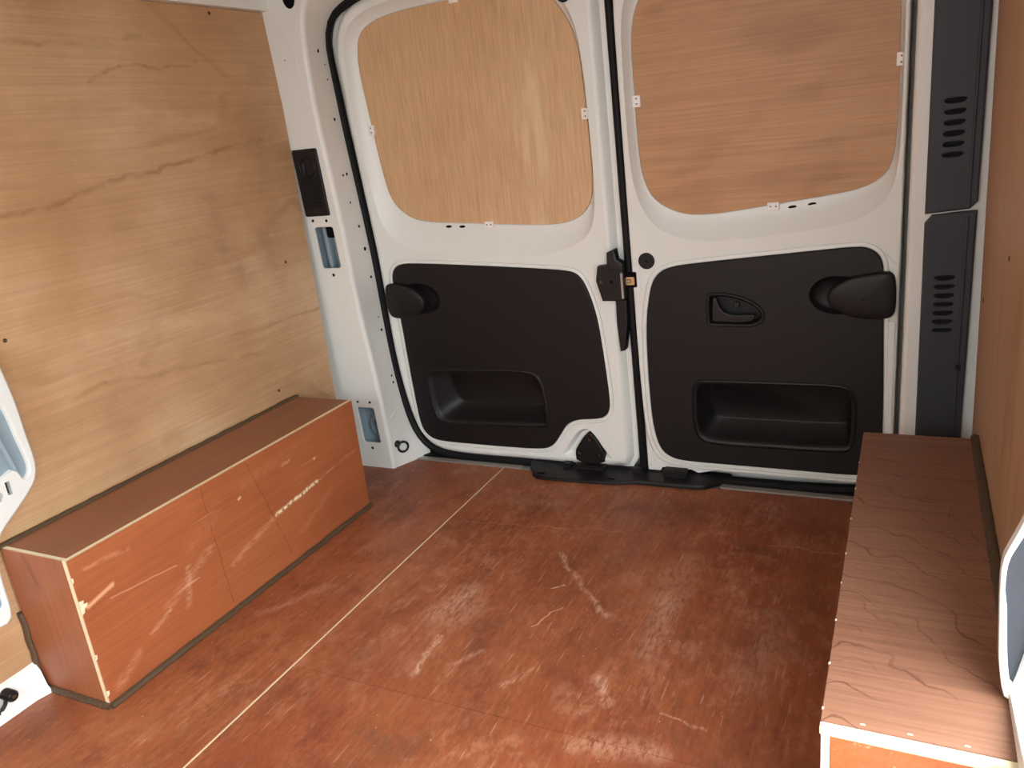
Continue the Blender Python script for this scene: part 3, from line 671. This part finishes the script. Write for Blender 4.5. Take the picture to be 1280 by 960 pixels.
dot('blanking_plug', -0.047, 1.222, D, 0.018, 'rubber', d1, 0.004)
# latch assembly on the closing edge
lt = slab(ccw([(-0.024, 0.556), (-0.017, 0.593), (0.034, 0.598), (0.050, 0.575), (0.050, 0.512), (0.040, 0.503), (-0.011, 0.503)]), D, -0.022, 0.02, 0.003).build('latch', 'black', d1, label='black latch housing on the door edge')
slab(ccw([(0.010, 0.598), (0.012, 0.628), (0.032, 0.636), (0.036, 0.610), (0.050, 0.600), (0.048, 0.580), (0.018, 0.585)]), D, -0.028, 0.0, 0.003).build('latch_cap', 'black2', lt)
slab(rrect(0.042, 0.0475, 0.510, 0.575, 0.001, 2), D, -0.0235, -0.0215, 0.0005).build('latch_plate', 'alu', lt)
dot('screw', -0.010, 0.553, lambda q=0: D(-0.022 + q), 0.0045, 'screw', lt); dot('screw', 0.018, 0.553, lambda q=0: D(-0.022 + q), 0.004, 'hole', lt)
slab(ccw([(0.020, 0.503), (0.048, 0.503), (0.046, 0.44), (0.034, 0.368), (0.022, 0.366), (0.018, 0.44)]), D, -0.010, 0.02, 0.003).build('guide_wedge', 'black2', d1, label='black tapered guide wedge below the latch')
# bracket at the bottom of the left door
bk = slab(smooth([(-0.137, 0.028), (-0.137, 0.066), (-0.128, 0.080), (-0.104, 0.116), (-0.090, 0.124), (-0.078, 0.116), (-0.058, 0.080), (-0.052, 0.066), (-0.052, 0.028)], 60, 1), D, -0.006, 0.0175, 0.003).build('bottom_bracket', 'black', d1, label='black three-bolt bracket')
for x, z in ((-0.091, 0.103), (-0.124, 0.060), (-0.066, 0.058)):
    mb = MB(); c = circ(x, z, 0.0095, n=20)
    mb.loft([ring(c, D(-.006)), ring(offset(c, -.001), D(-.0085)), ring(offset(c, -.0025), D(-.0085)), ring(offset(c, -.0035), D(-.0062))]); bl = mb.build('bolt_seat', 'black2', bk)
    slab(circ(x + 0.001, z, 0.0042, n=6), D, -0.0105, -0.006, 0.0006).build('bolt', 'screw', bl)

# ---- right door
O2 = [(0.069, 0.30), (0.069, 0.65), (0.069, 1.03), (0.070, 1.20), (0.078, 1.27), (0.11, 1.295), (0.30, 1.298), (0.60, 1.298), (0.650, 1.285), (0.664, 1.24), (0.665, 1.03), (0.665, 0.60), (0.665, 0.20), (0.665, 0.075), (0.655, 0.045), (0.62, 0.040), (0.40, 0.040), (0.20, 0.041), (0.130, 0.046), (0.098, 0.066), (0.082, 0.10), (0.073, 0.16)]
W2 = [(0.180, 1.245), (0.135, 1.215), (0.112, 1.176), (0.099, 1.136), (0.094, 1.086), (0.095, 0.999), (0.095, 0.887), (0.098, 0.818), (0.112, 0.765), (0.134, 0.738), (0.164, 0.718), (0.202, 0.704), (0.246, 0.701), (0.311, 0.705), (0.392, 0.715), (0.50, 0.727), (0.579, 0.738), (0.620, 0.755), (0.641, 0.778), (0.651, 0.812), (0.6545, 0.877), (0.6545, 0.975), (0.653, 1.103), (0.648, 1.18), (0.625, 1.23), (0.57, 1.255), (0.40, 1.258), (0.25, 1.257)]
V2 = [(0.170, 1.268), (0.118, 1.235), (0.093, 1.19), (0.082, 1.14), (0.079, 1.057), (0.079, 0.88), (0.083, 0.80), (0.095, 0.745), (0.120, 0.695), (0.165, 0.660), (0.229, 0.644), (0.31, 0.643), (0.394, 0.650), (0.50, 0.660), (0.570, 0.674), (0.622, 0.700), (0.650, 0.740), (0.659, 0.81), (0.6605, 0.877), (0.6605, 0.975), (0.660, 1.103), (0.655, 1.19), (0.635, 1.245), (0.58, 1.275), (0.40, 1.280), (0.25, 1.280)]
P2 = [(0.168, 0.585), (0.137, 0.574), (0.115, 0.548), (0.101, 0.490), (0.092, 0.423), (0.089, 0.308), (0.091, 0.184), (0.098, 0.126), (0.111, 0.085), (0.142, 0.063), (0.191, 0.059), (0.30, 0.059), (0.45, 0.0585), (0.60, 0.058), (0.638, 0.066), (0.646, 0.10), (0.646, 0.219), (0.643, 0.35), (0.640, 0.452), (0.638, 0.567), (0.629, 0.599), (0.607, 0.616), (0.583, 0.620), (0.480, 0.612), (0.35, 0.602), (0.207, 0.590)]
d2, Od2, Wd2, Pd2 = make_door(2, O2, W2, V2, P2, 'rear door with reddish horizontal-grain window board and black release handle', None,
                              ((0, 0), (.0016, .0006), (.0035, .003), (.0046, .008), (.005, .03), (.006, .040)))
window_board(d2, Wd2, 'ply_win2', 'reddish plywood window blank with horizontal grain')
trim_panel(d2, Pd2, [(0.199, 0.253), (0.208, 0.288), (0.225, 0.295), (0.40, 0.296), (0.560, 0.297), (0.584, 0.280), (0.591, 0.245), (0.590, 0.160), (0.582, 0.125), (0.560, 0.116), (0.40, 0.114), (0.246, 0.113), (0.212, 0.125), (0.199, 0.165)],
           (0.240, 0.572, 0.170, 0.284), [(0.540, 0.556), (0.512, 0.552), (0.490, 0.536), (0.480, 0.512), (0.488, 0.488), (0.508, 0.471), (0.545, 0.464), (0.585, 0.47), (0.59, 0.55)],
           [(0.247, 0.506), (0.252, 0.520), (0.270, 0.520), (0.305, 0.518), (0.346, 0.505), (0.374, 0.487), (0.386, 0.467), (0.382, 0.446), (0.364, 0.435), (0.335, 0.432), (0.29, 0.4335), (0.252, 0.434), (0.246, 0.442)], 'black plastic door trim with pocket and release handle')
hinge_cover(d2, [(0.529, 0.529), (0.564, 0.551), (0.597, 0.559), (0.640, 0.564), (0.655, 0.562), (0.662, 0.541), (0.664, 0.489), (0.660, 0.464), (0.643, 0.456), (0.594, 0.457), (0.557, 0.467), (0.530, 0.484), (0.520, 0.505)])
clip(d2, 0.101, 0.973, True); clip(d2, 0.403, 0.714, False); clip(d2, 0.655, 0.995, True)
for x, z in ((0.444, 0.716), (0.486, 0.720)): dot('oval_slot', x, z - 0.006, lambda q=0: D(0.0240 + q), 0.0095, 'hole', d2, 0.0006, 0.0036, 0.1)
pg = slab(circ(0.105, 0.600, 0.0205, n=32), D, -0.004, 0.002, 0.0025).build('blanking_plug', 'black', d2, label='round black rubber plug above the trim')
slab(circ(0.105, 0.600, 0.003, n=12), D, -0.0048, -0.003, 0.0008).build('plug_pip', 'hole', pg)
MB().tube([D(0.014)(0.0545 + 0.0, z) for z in [0.03 + i * 0.0508 for i in range(26)]], 0.010, 10, flat=(0.0105, 0.012)).build('edge_seal', 'rubber', d2, label='black rubber seal on the closing edge')
st = slab(rrect(0.054, 0.0765, 0.534, 0.573, 0.002, 2), D, -0.0025, 0.004, 0.0008).build('striker_recess', 'hole', d2, label='black striker recess with brassy latch tongue')
MB().loft([ring(rrect(0.050, 0.072, 0.541, 0.561, 0.002, 2), D(-0.006)), ring(rrect(0.050, 0.072, 0.541, 0.561, 0.002, 2), D(-0.002))], cap0=True, cap1=True).build('striker', 'brass', st)
MB().tube([D(-0.0065)(*p) for p in ((0.052, 0.5545), (0.062, 0.5545), (0.0635, 0.551), (0.062, 0.5475), (0.052, 0.5475))], 0.001, 6).build('striker_slot', 'screw', st)
# pressed pads around the striker and the small flange feet
MB().tube([D(-0.0)(x, z) for x, z in chaikin([(0.070, 0.590), (0.083, 0.590), (0.0865, 0.580), (0.0865, 0.527), (0.083, 0.520), (0.072, 0.520)], 2)[:-3]], 0.0011, 6).build('pressed_line', 'paint', d2)
slab(ccw([(0.068, 0.20), (0.068, 0.016), (0.100, 0.016), (0.107, 0.030), (0.185, 0.030), (0.205, 0.022), (0.245, 0.032), (0.25, 0.06), (0.10, 0.075)]), D, 0.010, 0.03, 0.001).build('door_flange', 'paint', d2)
MB().tube([D(-0.0)(x, z) for x, z in chaikin([(0.630, 0.612), (0.642, 0.600), (0.650, 0.585), (0.655, 0.577), (0.664, 0.575)], 2)[:-3]], 0.0012, 6).build('pressed_line', 'paint', d2)
for z0, z1 in ((0.06, 0.45), ):
    slab(rrect(0.6495, 0.6640, z0, z1, 0.004, 3), D, -0.003, 0.004, 0.002).build('edge_pressing', 'paint', d2)

# ------------------------------------------------------------------ sill trims
sl = empty('sill_cover', (0, 1.15, 0), label='black ribbed plastic sill cover below the meeting of the rear doors', cat='sill cover')
Ps = smooth([(-0.275, 1.158), (-0.262, 1.140), (-0.252, 1.116), (-0.230, 1.100), (-0.18, 1.100), (-0.115, 1.104), (-0.04, 1.108), (0.000, 1.112), (0.020, 1.120), (0.05, 1.128), (0.12, 1.128), (0.21, 1.130), (0.232, 1.136), (0.250, 1.155), (0.275, 1.176), (0.29, 1.20), (0.29, 1.215), (-0.28, 1.215), (-0.28, 1.17)], 120, 2)
def Z(o=0.0): return lambda x, y: Vector((x, y, -o))
mb = MB(); 
lift = lambda h0, h1: (lambda x, y: Vector((x, y, h0 + (h1 - h0) * min(max((y - 1.10) / 0.08, 0), 1))))
mb.fill(offset(Ps, -.004), [], lift(0.008, 0.020)); mb.loft([ring(offset(Ps, -.004), lift(.008, .020)), ring(offset(Ps, -.001), lift(.0065, .018)), ring(Ps, lift(.003, .014)), ring(Ps, lambda x, y: Vector((x, y, 0.0005)))])
cov = mb.build('cover_plate', 'grey_trim', sl); cov.data.materials[0] = M['black']
for x, y, a in ((-0.225, 1.120, 0), (-0.02, 1.125, 0)):
    slab(circ(x, y, 0.012, 0.004, 16), lambda o=0: (lambda x, y: lift(0.0085 - o, 0.0205 - o)(x, y)), 0.0, 0.003, 0.0004).build('screw_slot', 'hole', sl)
for x0, x1, h in ((-0.175, -0.150, 0.028), (0.030, 0.062, 0.030), (0.115, 0.180, 0.034), (-0.140, -0.048, 0.026)):
    MB().box(x0, x1, 1.160, 1.19, 0.012, h, 0, 0.003).build('locating_tab', 'black', sl)
for x in (0.135, 0.160):
    pass
MB().box(-0.66, 0.66, 1.176, 1.222, 0.0005, 0.006, 0, 0.001).build('sill_rubber', 'rubber', wb)
MB().box(-0.675, -0.305, 1.1535, 1.1755, -0.001, 0.003, 0, 0.001).build('floor_edge_strip', 'alu', None, label='aluminium floor edge strip at the foot of the pillar with the tie-down ring', cat='edge strip')
MB().box(0.268, 0.672, 1.1535, 1.1755, -0.001, 0.003, 0, 0.001).build('floor_edge_strip', 'alu', None, label='aluminium floor edge strip below the door with the release handle', cat='edge strip')
# ------------------------------------------------------------------ wheel arch boxes
H = 0.310
def panel(name, b, mats, parent, face, bevel=0.0007, **kw):
    mb = MB().box(*b, 0, bevel); o = mb.build(name, mats, parent, **kw)
    for p in o.data.polygons:
        if abs(p.normal[face]) < 0.72: p.material_index = 1
    return o
def bead(parent, a, b, r=0.004, flat=None, n=40, name='sealant_bead'):
    a, b = Vector(a), Vector(b); pts = []
    for i in range(n + 1):
        q = a.lerp(b, i / n); q += Vector((random.uniform(-1, 1), random.uniform(-1, 1), random.uniform(-1, 1))) * r * 0.14
        pts.append(q)
    return MB().tube(pts, r, 8, flat=flat).build(name, 'seal_bead', parent)
b1 = empty('wheel_arch_box', (-0.62, 0, 0), label='red-brown plywood wheel arch box with a long pale top edge, scraped side', cat='wheel arch box', group='wheel arch boxes')
panel('side_panel', (-0.631, -0.62, 0, 0.840, 0.0, H), ['box_side', 'edge'], b1, 0, label='scraped red-brown plywood side with pale edges')
panel('end_panel', (-0.806, -0.6312, 0.0005, 0.0095, 0.0, H), ['box_end', 'edge'], b1, 1)
panel('end_panel', (-0.806, -0.6312, 0.831, 0.840, 0.0, H - 0.0092), ['box_end', 'edge'], b1, 1)
panel('top_panel', (-0.806, -0.6312, 0.0097, 0.8405, H - 0.009, H), ['box_top', 'box_top'], b1, 2)
bead(b1, (-0.8080, -0.004, H + 0.001), (-0.8080, 0.845, H + 0.001), 0.006, (0.0080, 0.005))
bead(b1, (-0.6185, 0.0, 0.003), (-0.6185, 0.842, 0.003), 0.006, (0.0078, 0.0078))
bead(b1, (-0.790, -0.0015, 0.003), (-0.619, -0.0015, 0.003), 0.0072)
bead(b1, (-0.809, -0.0015, 0.050), (-0.809, -0.0015, 0.170), 0.007, (0.008, 0.005), n=14)
# split splinters on the near vertical edge
for z, dy in ((0.222, 0.010), (0.214, 0.016), (0.206, 0.008), (0.11, 0.004), (0.27, 0.004), (0.03, 0.006)):
    MB().loft([[(-0.6198, 0.0, z - 0.006), (-0.6198, 0.0, z + 0.006), (-0.6198, dy, z + 0.004), (-0.6198, dy * 0.8, z - 0.003)],
               [(-0.6190, 0.001, z - 0.004), (-0.6190, 0.001, z + 0.004), (-0.6192, dy * 0.8, z + 0.002), (-0.6192, dy * 0.6, z - 0.001)]], cap0=True, cap1=True).build('splinter', 'edge', b1)
b2 = empty('wheel_arch_box', (0.62, 0, 0), label='brown plywood wheel arch box with wavy dark figured top, beside the louvred trim', cat='wheel arch box', group='wheel arch boxes')
panel('side_panel', (0.62, 0.629, -0.011, 0.836, 0.0, H - 0.0092), ['box_side', 'edge'], b2, 0)
panel('end_panel', (0.6292, 0.806, -0.0105, -0.0005, 0.0, H - 0.0092), ['box_side', 'edge'], b2, 1)
panel('top_panel', (0.6185, 0.806, -0.001, 0.8365, H - 0.009, H), ['box_top2', 'box_top2'], b2, 2, label='figured brown plywood top')
MB().box(0.6185, 0.806, -0.0115, -0.0012, H - 0.0088, H, 0, 0.0007).build('edge_strip', 'edge', b2, label='pale exposed top edge')
bead(b2, (0.8080, 0.10, H + 0.001), (0.8080, 0.842, H + 0.001), 0.005, (0.0075, 0.005))
bead(b2, (0.6185, -0.01, 0.003), (0.6185, 0.836, 0.003), 0.0045)
for y in (0.02, 0.10, 0.19, 0.28, 0.36, 0.47, 0.58, 0.69): # chipped veneer along the inner top edge
    MB().box(0.6182, 0.6194 + random.uniform(0, .001), y - 0.0016, y + 0.0018, H - 0.002, H + 0.0003).build('chip', 'edge', b2)
for x in (0.66, 0.705, 0.757): MB().box(x - 0.0025, x + 0.0025, 0.0055, 0.0075, H - 0.001, H + 0.0003).build('chip', 'edge', b2)

# ------------------------------------------------------------------ screws in the plywood walls
sm = MB().loft([[(h, r * math.cos(2 * math.pi * i / 12), r * math.sin(2 * math.pi * i / 12)) for i in range(12)] for h, r in ((-0.002, 0.0042), (0.0006, 0.0042), (0.0012, 0.003), (0.0004, 0.0016))], cap0=True, cap1=True).build('screw', 'screw', wl_)
sm.location = (XW0, 0.128, 0.672)
for y, z in ((0.91, 0.668), (0.814, 1.275), (0.79, 0.345), (0.25, 1.24)):
    link('screw', sm.data, wl_, (XW0, y, z))
for y, z in ((0.93, 0.55), (0.55, 0.70)):
    o = link('screw', sm.data, wr_, (XW1 + 0.003 - 0.0101 * z, y, z)); o.rotation_euler = (0, 0, math.pi)

# ------------------------------------------------------------------ white body pillar pressings at the ends of the boxes
def YZ(x0, sgn): return lambda o=0.0: (lambda y, z: Vector((x0 - sgn * o, y, z)))
cp = empty('body_pillar', (XW0, 0, 0.16), label='white pressed body pillar with pear-shaped blue-grey opening, before the pale-edged box', cat='body pillar', kind='structure')
PC = smooth([(0.088, 0.70), (0.103, 0.62), (0.109, 0.547), (0.109, 0.49), (0.112, 0.448), (0.107, 0.415), (0.095, 0.396), (0.062, 0.370), (0.027, 0.347), (0.002, 0.327), (-0.009, 0.291), (-0.013, 0.25), (-0.013, 0.19), (-0.020, 0.166), (-0.036, 0.163), (-0.09, 0.175), (-0.20, 0.20), (-0.24, 0.6), (-0.22, 1.1), (-0.10, 1.2), (0.0, 1.1), (0.05, 0.9)], 140, 2)
hC = smooth([(0.078, 0.575), (0.087, 0.540), (0.090, 0.494), (0.098, 0.440), (0.094, 0.421), (0.080, 0.411), (0.072, 0.417), (0.070, 0.434), (0.060, 0.440), (0.048, 0.432), (0.02, 0.428), (-0.05, 0.43), (-0.10, 0.46), (-0.10, 0.56), (-0.04, 0.61), (0.04, 0.61)], 80, 2)
hC2 = rrect(-0.16, -0.022, 0.195, 0.285, 0.012)
hR = [rrect(0.041, 0.050, 0.398, 0.424, 0.001, 2), circ(0.022, 0.403, 0.010, n=16)]
pl_ = YZ(XW0, -1)
mb = MB(); mb.fill(offset(PC, -.006), [hC, hC2] + hR, pl_(0.014))
mb.loft([ring(offset(PC, -.006), pl_(.014)), ring(offset(PC, -.003), pl_(.0125)), ring(offset(PC, -.001), pl_(.009)), ring(PC, pl_(.0005))])
for h in (hC, hC2): mb.loft([ring(h, pl_(.014)), ring(offset(h, -.002), pl_(.012)), ring(offset(h, -.003), pl_(.003))])
for h in hR: mb.loft([ring(h, pl_(.014)), ring(h, pl_(.003))])
mb.build('pillar_skin', 'paint', cp)
mb = MB()
for h in (hC, hC2):
    c = offset(h, -.003); mb.fill(c, [], pl_(.0035))
mb.build('opening_back', 'paint_in', cp, label='blue-grey metal seen through the openings')
MB().tube([(XW0 + 0.006, 0.040, 0.60), (XW0 + 0.008, 0.050, 0.54), (XW0 + 0.008, 0.062, 0.48), (XW0 + 0.006, 0.072, 0.43)], 0.006, 8).build('inner_stiffener', 'paint_in', cp)
mb = MB()
for h in hR: mb.fill(h, [], pl_(.0032))
mb.build('slot_back', 'blade', cp)
# sill pressing at floor level with its tie-down ring
ss = empty('side_sill', (-0.80, -0.2, 0), label='low white metal sill pressing at the floor before the pale-edged box', cat='sill', kind='structure')
prof_s = [(-0.8145, 0.0005), (-0.786, 0.0005), (-0.786, 0.004), (-0.794, 0.014), (-0.800, 0.045), (-0.806, 0.056), (-0.8145, 0.060)]
MB().loft([[(x, y, z) for x, z in prof_s] for y in (-1.39, -0.8, -0.3, -0.1, -0.035)] + [[(-0.8145 + (x + 0.8145) * 1.25, -0.006, z * 1.02) for x, z in prof_s]], cap0=True, cap1=True).build('sill_skin', 'paint', ss)
t2 = empty('tie_down_ring', (-0.80, -0.085, 0.03), label='black tie-down ring on the low white sill before the wheel arch box', cat='tie-down ring')
MB().loft([ring_pts((-0.800 + h, -0.075, 0.0445), (0, 1, 0), (0, 0, 1), r, r, 18) for h, r in ((0.0, 0.011), (0.022, 0.011), (0.026, 0.008))], cap0=True, cap1=True).build('boss', 'black2', t2)
MB().loft([ring_pts((-0.774 + h, -0.075, 0.0445), (0, 1, 0), (0, 0, 1), r, r, 12) for h, r in ((0.0, 0.004), (0.001, 0.0035))], cap0=True, cap1=True).build('rivet', 'screw', t2)
MB().tube(ring_pts((-0.781, -0.108, 0.043), (0.0, 0.95, 0.3), (0.15, -0.3, 0.95), 0.022, 0.017), 0.0038, 8, True).build('ring', 'black2', t2)

# pillar flange at the rear of the side door opening
cr = empty('body_pillar', (0.83, 0.09, 0.312), label='white pillar flange with dark grey recess beside the figured wheel arch box', cat='body pillar', kind='structure')
PR = [(0.86, 1.288), (0.815, 1.288), (0.812, 0.9), (0.806, 0.60), (0.7985, 0.531), (0.790, 0.505), (0.7835, 0.487), (0.7815, 0.474), (0.7815, 0.455), (0.7825, 0.430), (0.7865, 0.360), (0.7915, 0.325), (0.796, 0.312), (0.86, 0.312)]
PRs = resample(ccw(PR), 160)
hP = smooth([(0.85, 0.70), (0.822, 0.62), (0.8035, 0.527), (0.7955, 0.504), (0.7880, 0.486), (0.7855, 0.472), (0.7855, 0.442), (0.7885, 0.430), (0.7905, 0.400), (0.7935, 0.360), (0.7985, 0.3285), (0.8030, 0.3285), (0.809, 0.365), (0.820, 0.42), (0.85, 0.45)], 70, 2)
def XZ(o=0.0): return lambda x, z: Vector((x, 0.086 + o, z))
mb = MB(); mb.fill(offset(PRs, -.0012), [hP], XZ(0)); mb.loft([ring(offset(PRs, -.0012), XZ(0)), ring(PRs, XZ(.0012)), ring(PRs, XZ(.0135))]); mb.fill(PRs, [], XZ(.0135))
mb.loft([ring(hP, XZ(0)), ring(offset(hP, -.0008), XZ(.003)), ring(offset(hP, -.0008), XZ(.009))])
mb.build('flange_skin', 'paint', cr)
PS = resample(ccw([(-0.09, 0.001), (-0.0135, 0.001), (-0.0135, 0.3125), (0.0855, 0.3125), (0.0855, 0.325), (0.0, 0.335), (-0.09, 0.35)]), 80)
slab(PS, lambda o=0.0: (lambda y, z: Vector((0.7985 + o, y, z))), 0.0, 0.014, 0.002).build('flange_return', 'paint', cr)
MB().fill(offset(hP, -.0008), [], XZ(.009)).build('recess_back', 'grey_trim', cr, label='dark grey recess')
